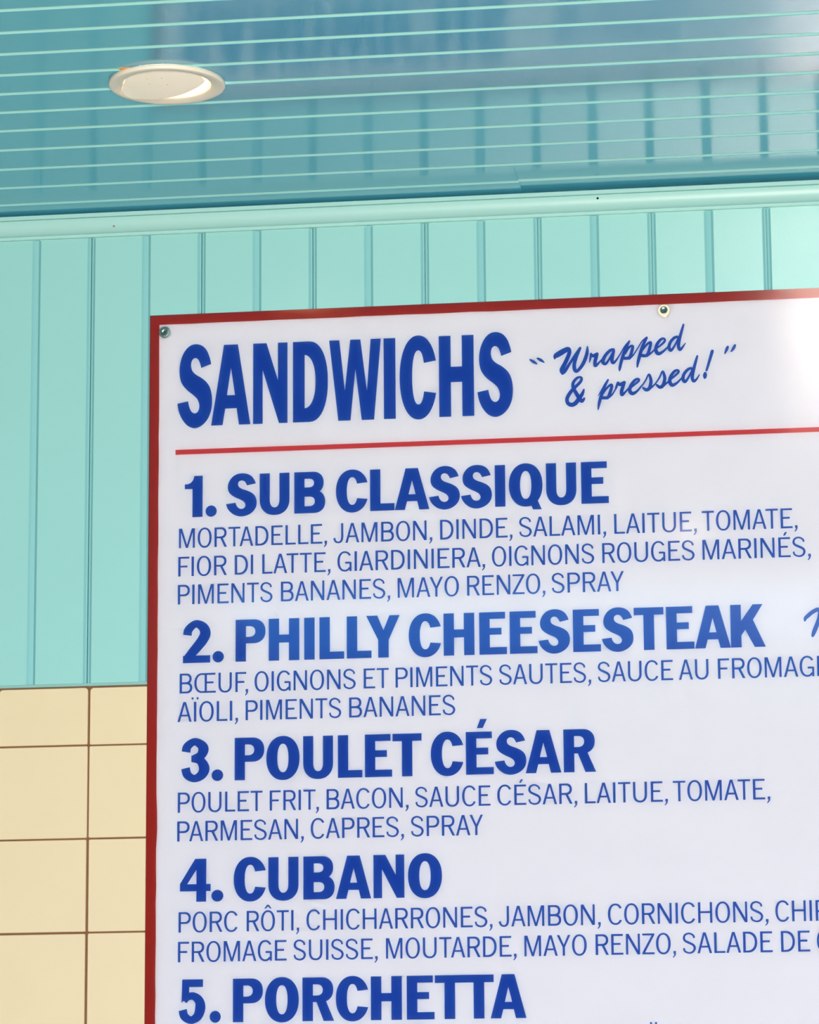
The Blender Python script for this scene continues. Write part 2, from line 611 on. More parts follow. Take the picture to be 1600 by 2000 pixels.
def bowl(x0, xr, y0, y1, sv, t0, t1, n=20, k=2.2):
    """right-hand bowl of P, R, B, D: flat at the stem, round at the right"""
    cy, b = (y0 + y1) / 2, (y1 - y0) / 2
    rx = min(b * .98, (xr - x0) * .72)
    O, I = [(x0, y1)], [(x0, y1 - t1)]
    yi0, yi1 = y0 + t0, y1 - t1
    cyi, bi = (yi0 + yi1) / 2, (yi1 - yi0) / 2
    rxi = max(.02, min(rx - sv * .55, bi * 1.0 + .02))
    for i in range(n + 1):
        t = math.pi / 2 - math.pi * i / n
        x, y = sup(t, rx, b, k)
        O.append((xr - rx + x, cy + y))
        x, y = sup(t, rxi, bi, k)
        I.append((xr - sv - rxi + x, cyi + y))
    O.append((x0, y0))
    I.append((x0, y0 + t0))
    return ('band', O, I)


def rect(x0, y0, x1, y1):
    return ('poly', [[(x0, y0), (x1, y0), (x1, y1), (x0, y1)]])


def poly(*loops):
    return ('poly', [list(l) for l in loops])


def ucurve(w, sv, th, k=2.2, n=20):
    r = w / 2
    d = .36
    O, I = [(0, 1)], [(sv, 1)]
    for i in range(n + 1):
        t = math.pi + math.pi * i / n
        x, y = sup(t, r, d + .015, k)
        O.append((r + x, d + y))
        x, y = sup(t, r - sv, d - th + .015, k)
        I.append((r + x, d + y))
    O.append((w, 1))
    I.append((w - sv, 1))
    return ('band', O, I)


def s_shape(w, k):
    if k == 'B':
        A = [(0.723, 0.768), (0.692, 0.848), (0.631, 0.936), (0.529, 1.0), (0.396, 1.023), (0.266, 1.005), (0.155, 0.941), (0.075, 0.837), (0.042, 0.723), (0.053, 0.612), (0.105, 0.526), (0.216, 0.448), (0.346, 0.386), (0.429, 0.334), (0.471, 0.266), (0.463, 0.211), (0.427, 0.173), (0.368, 0.16), (0.305, 0.182), (0.258, 0.239), (0.23, 0.314)]
        B = [(0.0, 0.287), (0.033, 0.187), (0.105, 0.091), (0.219, 0.011), (0.363, -0.024), (0.512, 0.0), (0.637, 0.07), (0.717, 0.169), (0.745, 0.279), (0.737, 0.386), (0.695, 0.479), (0.618, 0.547), (0.507, 0.602), (0.396, 0.642), (0.318, 0.692), (0.291, 0.756), (0.305, 0.812), (0.343, 0.842), (0.393, 0.849), (0.446, 0.828), (0.485, 0.777), (0.51, 0.724)]
        return poly(spline(A, 4) + spline(B, 4))
    else:
        P = [(w - .075, .745, .092), (w - .13, .880, .090), (w * .50, .968, .085), (w * .20, .905, .096), (.062, .745, .108),
             (w * .20, .610, .108), (w * .5, .510, .110), (w * .80, .405, .110), (w - .058, .255, .110), (w * .78, .090, .098),
             (w * .48, .030, .085), (w * .17, .110, .090), (.050, .265, .092)]
    return stroke(P, 8)


def disc(cx, cy, r, n=28):
    return poly([(cx + r * math.cos(2 * math.pi * i / n), cy + r * math.sin(2 * math.pi * i / n)) for i in range(n)])


def bold(c):
    s = .25
    if c == 'S': return .75, [s_shape(.75, 'B')]
    if c == 'U': return .725, [ucurve(.725, s - .005, .185)]
    if c == 'B': return .75, [rect(0, 0, s, 1), bowl(.2, .715, .475, 1, .235, .15, .165), bowl(.2, .75, 0, .55, .25, .17, .15)]
    if c == 'C': return .755, [oval(.755, .265, .185, .02, 21, 339, 29, 331, wo=.795)]
    if c == 'L': return .59, [rect(0, 0, s, 1), rect(s, 0, .59, .175)]
    if c == 'A': return .84, [poly([(0, 0), (.27, 1), (.57, 1), (.84, 0), (.595, 0), (.545, .205), (.30, .205), (.245, 0)],
                                   [(.338, .37), (.508, .37), (.423, .71)])]
    if c == 'I': return s, [rect(0, 0, s, 1)]
    if c == 'O': return .81, [oval(.81, .27, .185, .02)]
    if c == 'Q': return .81, [oval(.81, .27, .185, .02), poly([(.49, .12), (.685, .13), (.785, -.095), (.575, -.095)])]
    if c == 'E': return .655, [rect(0, 0, s, 1), rect(s, .84, .62, 1), rect(s, .465, .53, .625), rect(s, 0, .655, .168)]
    if c == 'P': return .72, [rect(0, 0, s, 1), bowl(.2, .72, .43, 1, .245, .155, .16)]
    if c == 'R': return .755, [rect(0, 0, s, 1), bowl(.2, .735, .435, 1, .25, .15, .16), poly([(.30, .46), (.56, .46), (.755, 0), (.505, 0), (.325, .46)])]
    if c == 'H': return .736, [rect(0, 0, s, 1), rect(.486, 0, .736, 1), rect(s, .425, .486, .615)]
    if c == 'Y': return .80, [poly([(0, 1), (.265, 1), (.412, .65), (.555, 1), (.80, 1), (.535, .42), (.535, 0), (.285, 0), (.285, .42)])]
    if c == 'T': return .70, [rect(.225, 0, .475, .9), rect(0, .825, .70, 1)]
    if c == 'K': return .81, [rect(0, 0, s, 1), poly([(.22, .58), (.527, 1), (.76, 1), (.527, .64), (.81, 0), (.555, 0), (.343, .41), (.22, .24)])]
    if c == 'N': return .735, [poly([(0, 0), (0, 1), (.286, 1), (.53, .535), (.53, 1), (.735, 1), (.735, 0), (.553, 0), (.204, .665), (.204, 0)])]
    if c == 'D': return .746, [rect(0, 0, s, 1), bowl(.2, .746, 0, 1, .265, .17, .165)]
    if c == 'W': return 1.10, [poly([(0, 1), (.217, 1), (.331, .37), (.448, 1), (.665, 1), (.80, .36), (.883, 1), (1.10, 1), (.95, 0), (.687, 0),
                                     (.557, .63), (.448, 0), (.19, 0)])]
    if c == '.': return .27, [disc(.135, .132, .137)]
    if c == '1': return .44, [poly([(0, .80), (.08, .805), (.15, .835), (.205, .90), (.235, 1), (.44, 1), (.44, 0), (.19, 0), (.19, .685), (0, .685)])]
    if c == '2': return .66, [stroke([(.105, .665, .205), (.135, .80, .20), (.30, .935, .175), (.47, .86, .225), (.535, .715, .255), (.48, .56, .25), (.345, .385, .235),
                                      (.215, .235, .22), (.125, .10, .22)]), rect(0, 0, .655, .175), poly([(0, .1), (.2, .1), (.24, .22), (.06, .22)])]
    if c == '3': return .67, [stroke([(.115, .695, .205), (.15, .83, .20), (.31, .935, .175), (.47, .86, .215), (.525, .745, .245), (.46, .605, .21), (.29, .535, .165)]),
                              stroke([(.27, .535, .165), (.45, .485, .20), (.545, .305, .25), (.48, .145, .22), (.31, .065, .175), (.15, .155, .20), (.105, .315, .205)]),
                              rect(.24, .455, .40, .61)]
    if c == '4': return .70, [poly([(.345, 1), (.60, 1), (.60, .41), (.70, .41), (.70, .245), (.60, .245), (.60, 0), (.375, 0), (.375, .245), (0, .245), (0, .42)],
                                   [(.165, .41), (.375, .41), (.375, .745)])]
    if c == '5': return .66, [rect(.09, .825, .60, 1), poly([(.09, 1), (.27, 1), (.255, .60), (.075, .47)]),
                              stroke([(.14, .50, .14), (.24, .60, .165), (.38, .61, .18), (.51, .50, .22), (.535, .335, .25), (.47, .15, .22), (.31, .065, .175), (.15, .15, .20), (.105, .30, .205)])]
    if c == 'É':
        w, g = bold('E')
        return w, g + [poly([(.262, 1.085), (.405, 1.085), (.505, 1.295), (.348, 1.295)])]
    raise KeyError(c)


def light(c):
    s, t = .118, .094
    if c == 'M': return .815, [poly([(0, 0), (0, 1), (.155, 1), (.41, .16), (.66, 1), (.815, 1), (.815, 0), (.708, 0), (.708, .80), (.457, 0), (.358, 0), (.103, .80), (.103, 0)])]
    if c == 'N': return .68, [poly([(0, 0), (0, 1), (.132, 1), (.578, .21), (.578, 1), (.68, 1), (.68, 0), (.557, 0), (.102, .80), (.102, 0)])]
    if c == 'A': return .70, [poly([(0, 0), (.285, 1), (.415, 1), (.70, 0), (.585, 0), (.512, .275), (.188, .275), (.112, 0)], [(.214, .36), (.486, .36), (.35, .87)])]
    if c == 'Y': return .66, [poly([(0, 1), (.125, 1), (.33, .53), (.54, 1), (.66, 1), (.386, .42), (.386, 0), (.274, 0), (.274, .42)])]
    if c == 'Z': return .60, [poly([(.01, 1), (.60, 1), (.60, .925), (.135, .09), (.60, .09), (.60, 0), (0, 0), (0, .075), (.463, .91), (.01, .91)])]
    if c == 'E': return .585, [rect(0, 0, s, 1), rect(s, 1 - t, .575, 1), rect(s, .475, .455, .475 + t), rect(s, 0, .585, t)]
    if c == 'F': return .555, [rect(0, 0, s, 1), rect(s, 1 - t, .555, 1), rect(s, .455, .46, .455 + t)]
    if c == 'L': return .525, [rect(0, 0, s, 1), rect(s, 0, .525, t)]
    if c == 'T': return .61, [rect(.25, 0, .362, .95), rect(0, 1 - t, .61, 1)]
    if c == 'I': return s, [rect(0, 0, s, 1)]
    if c == 'H': return .685, [rect(0, 0, s, 1), rect(.573, 0, .685, 1), rect(s, .475, .573, .475 + t)]
    if c == 'S': return .63, [s_shape(.63, 'L')]
    if c == 'O': return .715, [oval(.715, .118, .09, .018)]
    if c == 'C': return .70, [oval(.70, .118, .09, .018, 33, 327, 36, 324, wo=.735)]
    if c == 'G': return .70, [oval(.70, .118, .09, .018, 35, 322, 38, 318, wo=.735), rect(.60, 0, .70, .465), rect(.385, .385, .62, .385 + t)]
    if c == 'D': return .67, [rect(0, 0, s, 1), bowl(.09, .67, 0, 1, .115, t, t)]
    if c == 'P': return .62, [rect(0, 0, s, 1), bowl(.09, .62, .42, 1, .113, t, t)]
    if c == 'R': return .645, [rect(0, 0, s, 1), bowl(.09, .62, .44, 1, .113, t, t), poly([(.295, .46), (.42, .46), (.645, 0), (.515, 0)])]
    if c == 'B': return .645, [rect(0, 0, s, 1), bowl(.09, .61, .47, 1, .113, t, t), bowl(.09, .645, 0, .555, .115, t, t)]
    if c == 'U': return .68, [ucurve(.68, s - .004, .092)]
    if c == 'J': return .52, [stroke([(.465, 1, .11), (.465, .6, .11), (.463, .28, .112), (.405, .09, .105), (.262, .030, .088), (.125, .09, .098), (.058, .255, .112)])]
    if c == 'Œ': return 1.10, [oval(1.1, .118, .09, 0, 90, 270, wo=.80), rect(.40, 1 - t, 1.08, 1), rect(.40, 0, 1.10, t), rect(.53, 0, .642, 1), rect(.60, .475, .98, .475 + t)]
    if c == ',': return .16, [poly([(.035, .135), (.16, .135), (.16, .0), (.135, -.075), (.085, -.14), (.02, -.195), (0, -.155), (.055, -.085), (.08, 0), (.035, 0)])]
    if c == 'É':
        w, g = light('E')
        return w, g + [poly([(.24, 1.085), (.335, 1.085), (.44, 1.255), (.325, 1.255)])]
    if c == 'Ô':
        w, g = light('O')
        return w, g + [poly([(.165, 1.10), (.25, 1.10), (.355, 1.205), (.46, 1.10), (.545, 1.10), (.405, 1.285), (.305, 1.285)])]
    if c == 'Ï':
        return s, [rect(0, 0, s, 1), rect(-.115, 1.12, -.02, 1.225), rect(.132, 1.12, .227, 1.225)]
    raise KeyError(c)


SB = {'B': dict(r='OQCG', rs=.028, ss=.058, zero='AYTWK1234', z=0.0),
      'L': dict(r='OCGÔ', rs=.055, ss=.092, zero='AYTZ', z=.018)}
RIGHT = {'B': {'L': .005, 'E': .012, 'É': .012, 'S': .012, 'P': .02, 'R': .012, 'B': .03, 'K': 0, 'C': .02, 'D': .028},
         'L': {'L': .030, 'E': .045, 'É': .045, 'S': .050, 'P': .035, 'R': .030, 'B': .050, 'F': .02, 'D': .055, 'C': .035, ',': .05, 'J': .09, 'Œ': .045, 'T': .035}}
LEFT = {'B': {'S': .012, '.': .02}, 'L': {'S': .045, 'J': .02, ',': .035, 'Œ': .055, 'T': .035}}
KERN = {'B': {'SA': -.035, 'AS': -.02, 'LY': -.13, 'TA': -.08, 'AT': -.08, 'TT': -.012, '4.': .0, '1.': .055, '2.': .03, '3.': .03, '5.': .03},
        'L': {'TA': -.085, 'AT': -.085, 'AY': -.07, 'LT': -.05, 'F,': -.12, 'T,': -.06, 'P,': -.1, 'RY': -.02, 'FR': .02, 'FO': -.0, 'PA': -.07, 'LA': .0, 'AL': 0}}


def side(c, st, right):
    d = (RIGHT if right else LEFT)[st]
    if c in d:
        return d[c]
    q = SB[st]
    return q['rs'] if c in q['r'] else q['z'] if c in q['zero'] else q['ss']


def layout(word, st):
    fn = bold if st == 'B' else light
    x, out = 0.0, []
    for i, c in enumerate(word):
        if i:
            x += side(word[i - 1], st, True) + side(c, st, False) + KERN[st].get(word[i - 1] + c, 0)
        w, g = fn(c)
        out.append((x, g))
        x += w
    return out, x


BOARD_Y = -.0080


def pieces(prim, f):
    """flat polygons of one outline piece; f maps outline (x, y) to board (X, Z)"""
    out = []
    if prim[0] == 'band':
        A, B = [f(*p) for p in prim[1]], [f(*p) for p in prim[2]]
        for i in range(len(A) - 1):
            out.append([A[i], A[i + 1], B[i + 1], B[i]])
    else:
        flat = [p for l in prim[1] for p in l]
        for t in tessellate_polygon([[Vector((p[0], p[1], 0)) for p in l] for l in prim[1]]):
            out.append([f(*flat[i]) for i in t])
    return out


def inside(x, y, P):
    c = False
    j = P[-1]
    for i in P:
        if (i.y > y) != (j.y > y) and x < (j.x - i.x) * (y - i.y) / (j.y - i.y) + i.x:
            c = not c
        j = i
    return c


def put(bm, polys, y0, th):
    """merge overlapping flat polygons into one outline and give it thickness"""
    vs, fs = [], []
    K = 1000.0
    for P in polys:
        Q = []
        for p in P:
            if not Q or math.hypot(p[0] - Q[-1][0], p[1] - Q[-1][1]) > 1e-7:
                Q.append(p)
        if len(Q) > 2 and math.hypot(Q[0][0] - Q[-1][0], Q[0][1] - Q[-1][1]) < 1e-7:
            Q.pop()
        if len(Q) < 3:
            continue
        area = sum(Q[i][0] * Q[(i + 1) % len(Q)][1] - Q[(i + 1) % len(Q)][0] * Q[i][1] for i in range(len(Q)))
        if area < 0:
            Q.reverse()
        fs.append(list(range(len(vs), len(vs) + len(Q))))
        vs += [Vector((p[0] * K, p[1] * K)) for p in Q]
    boxes = [(min(vs[i].x for i in q), max(vs[i].x for i in q), min(vs[i].y for i in q), max(vs[i].y for i in q), [vs[i] for i in q]) for q in fs]
    ov, oe, of, _, _, src = delaunay_2d_cdt(vs, [], fs, 1, 1e-5)
    T = [bm.verts.new((v.x / K, y0 - th, v.y / K)) for v in ov]
    faces = []
    for q in of:
        cx, cy = sum(ov[i].x for i in q) / len(q), sum(ov[i].y for i in q) / len(q)
        if not any(b[0] <= cx <= b[1] and b[2] <= cy <= b[3] and inside(cx, cy, b[4]) for b in boxes):
            continue        # a hole enclosed by the outline
        try:
            fc = bm.faces.new([T[i] for i in q])
        except ValueError:
            continue
        fc.normal_update()
        if fc.normal.y > 0:
            fc.normal_flip()
        faces.append(fc)
    edges = [e for e in {e for fc in faces for e in fc.edges} if len(e.link_faces) == 1]
    low = {}
    for e in edges:
        a, b = e.verts
        for v in (a, b):
            if v not in low:
                low[v] = bm.verts.new((v.co.x, y0, v.co.z))
        lp = e.link_loops[0]
        s, d = lp.vert, lp.link_loop_next.vert
        bm.faces.new((d, s, low[s], low[d]))
    for v in [v for v in T if not v.link_faces]:
        bm.verts.remove(v)


# ------------------------------------------------------------------ menu board
board = empty('menu_board', (-.62, 0, .33), 'large white menu board with red border and blue sandwich list screwed to the wall', 'menu board')
BX0, BX1, BZ0, BZ1 = -1.2190, .95, -.28, 1.5163
off = Vector((-.62, 0, .33))


def bpart(name, bm, m, parent=board, label=None, smooth=False):
    for v in bm.verts:
        v.co -= off
    return new_obj(name, bm, m, parent, label, smooth=smooth)


bm = bmesh.new()
add_box(bm, (BX0, BOARD_Y, BZ0), (BX1, -.0030, BZ1), .0004, 1)
bpart('panel', bm, WHITE, label='glossy white acrylic panel')

random.seed(11)
bm = bmesh.new()
FR = .0164


def strip(bm, P, Q, y0, th):
    """flat vinyl strip between two matching edges, Q slightly irregular"""
    put(bm, pieces(('band', P, Q), lambda x, z: (x, z)), y0, th)


N = 60
xs = [BX0 + (BX1 - BX0) * i / N for i in range(N + 1)]
zs = [BZ0 + (BZ1 - BZ0) * i / N for i in range(N + 1)]
polys = []
for P, Q in (([(x, BZ1) for x in xs], [(x, BZ1 - FR - random.uniform(-.0003, .0006) - (.0008 if -.5 < x < -.25 else 0)) for x in xs]),
             ([(x, BZ0) for x in xs], [(x, BZ0 + FR) for x in xs]),
             ([(BX0, z) for z in zs], [(BX0 + FR + .0014 * max(0, (1.4 - z) / 1.4) + random.uniform(-.0004, .0004) + (.0012 if .62 < z < .68 else 0), z) for z in zs]),
             ([(BX1, z) for z in zs], [(BX1 - FR, z) for z in zs])):
    polys += pieces(('band', P, Q), lambda x, z: (x, z))
put(bm, polys, BOARD_Y, .0002)
bpart('border', bm, RED, label='dark red tape border')

bm = bmesh.new()
strip(bm, [(-1.1738, 1.2834), (BX1 - .05, 1.2811)], [(-1.1738, 1.2751), (BX1 - .05, 1.2738)], BOARD_Y, .0003)
bpart('rule_line', bm, RULE, label='thin red rule under the title')

CAP = {'H': .1378, 'B': .0698, 'L': .0329}
LINES = [
    ('H', 'SANDWICHS', 1.3227, [(-1.1712, -0.6065)]),
    ('B', '1. SUB CLASSIQUE', 1.1681, [(-1.1577, -1.1037), (-1.0878, -0.9212), (-0.9032, -0.4514)]),
    ('L', 'MORTADELLE, JAMBON, DINDE, SALAMI, LAITUE, TOMATE,', 1.1163, [(-1.167, -0.9183), (-0.9082, -0.7431), (-0.7301, -0.6106), (-0.5996, -0.4569), (-0.4434, -0.3091), (-0.3005, -0.1459)]),
    ('L', 'FIOR DI LATTE, GIARDINIERA, OIGNONS ROUGES MARINÉS,', 1.0686, [(-1.168, -1.086), (-1.0727, -1.042), (-1.0267, -0.9126), (-0.9011, -0.6562), (-0.6449, -0.477), (-0.4639, -0.3134), (-0.3006, -0.1259)]),
    ('L', 'PIMENTS BANANES, MAYO RENZO, SPRAY', 1.0214, [(-1.1684, -1.0094), (-0.9954, -0.8135), (-0.8011, -0.6999), (-0.6864, -0.5579), (-0.5473, -0.4292)]),
    ('B', '2. PHILLY CHEESESTEAK', 0.9231, [(-1.1592, -1.0907), (-1.0711, -0.7981), (-0.7833, -0.2024)]),
    ('L', 'BŒUF, OIGNONS ET PIMENTS SAUTES, SAUCE AU FROMAGE', 0.8728, [(-1.1644, -1.05), (-1.0393, -0.8712), (-0.8581, -0.8167), (-0.8055, -0.6466), (-0.6353, -0.4855), (-0.4746, -0.3527), (-0.3431, -0.2954), (-0.2802, -0.1018)]),
    ('L', 'AÏOLI, PIMENTS BANANES', 0.8256, [(-1.1677, -1.0667), (-1.054, -0.8954), (-0.8823, -0.7077)]),
    ('B', '3. POULET CÉSAR', 0.7271, [(-1.1612, -1.0912), (-1.072, -0.7634), (-0.7485, -0.48)]),
    ('L', 'POULET FRIT, BACON, SAUCE CÉSAR, LAITUE, TOMATE,', 0.6762, [(-1.1663, -1.0258), (-1.0138, -0.9326), (-0.92, -0.7855), (-0.7745, -0.6517), (-0.6407, -0.5112), (-0.4988, -0.3654), (-0.3569, -0.2018)]),
    ('L', 'PARMESAN, CAPRES, SPRAY', 0.629, [(-1.167, -0.9576), (-0.9462, -0.7934), (-0.7819, -0.6643)]),
    ('B', '4. CUBANO', 0.5304, [(-1.1619, -1.0902), (-1.073, -0.7318)]),
    ('L', 'PORC RÔTI, CHICHARRONES, JAMBON, CORNICHONS, CHIP', 0.481, [(-1.1639, -1.0658), (-1.0515, -0.9653), (-0.9534, -0.6508), (-0.6411, -0.4767), (-0.4651, -0.2097), (-0.1985, -0.1151)]),
    ('L', 'FROMAGE SUISSE, MOUTARDE, MAYO RENZO, SALADE DE CHOU', 0.433, [(-1.1646, -0.9858), (-0.9747, -0.8373), (-0.8237, -0.6127), (-0.5999, -0.4998), (-0.4856, -0.3576), (-0.3466, -0.2042), (-0.1909, -0.145), (-0.1342, -0.0466)]),
    ('B', '5. PORCHETTA', 0.3353, [(-1.1632, -1.0937), (-1.0738, -0.598)]),
    ('L', 'AÏOLI', 0.2856, [(-0.4235, -0.3367)]),
]
for st, text, z0, spans in LINES:
    bm = bmesh.new()
    gs = 'L' if st == 'L' else 'B'
    cap = CAP[st]
    for word, (xa, xb) in zip(text.split(), spans):
        gl, w = layout(word, gs)
        sx = (xb - xa) / w
        if DEBUG:
            print('WORD', word, round(sx / cap, 3))
        polys = []
        for gx, prims in gl:
            for pr in prims:
                polys += pieces(pr, lambda px, py, gx=gx: (xa + (gx + px) * sx, z0 + py * cap))
        put(bm, polys, BOARD_Y, .0002)
    nm = {'H': 'title_lettering', 'B': 'heading_lettering', 'L': 'ingredient_lettering'}[st]
    bpart(nm, bm, BLUE, label={'H': 'tall blue title', 'B': 'bold blue heading', 'L': 'thin blue line of ingredients'}[st])

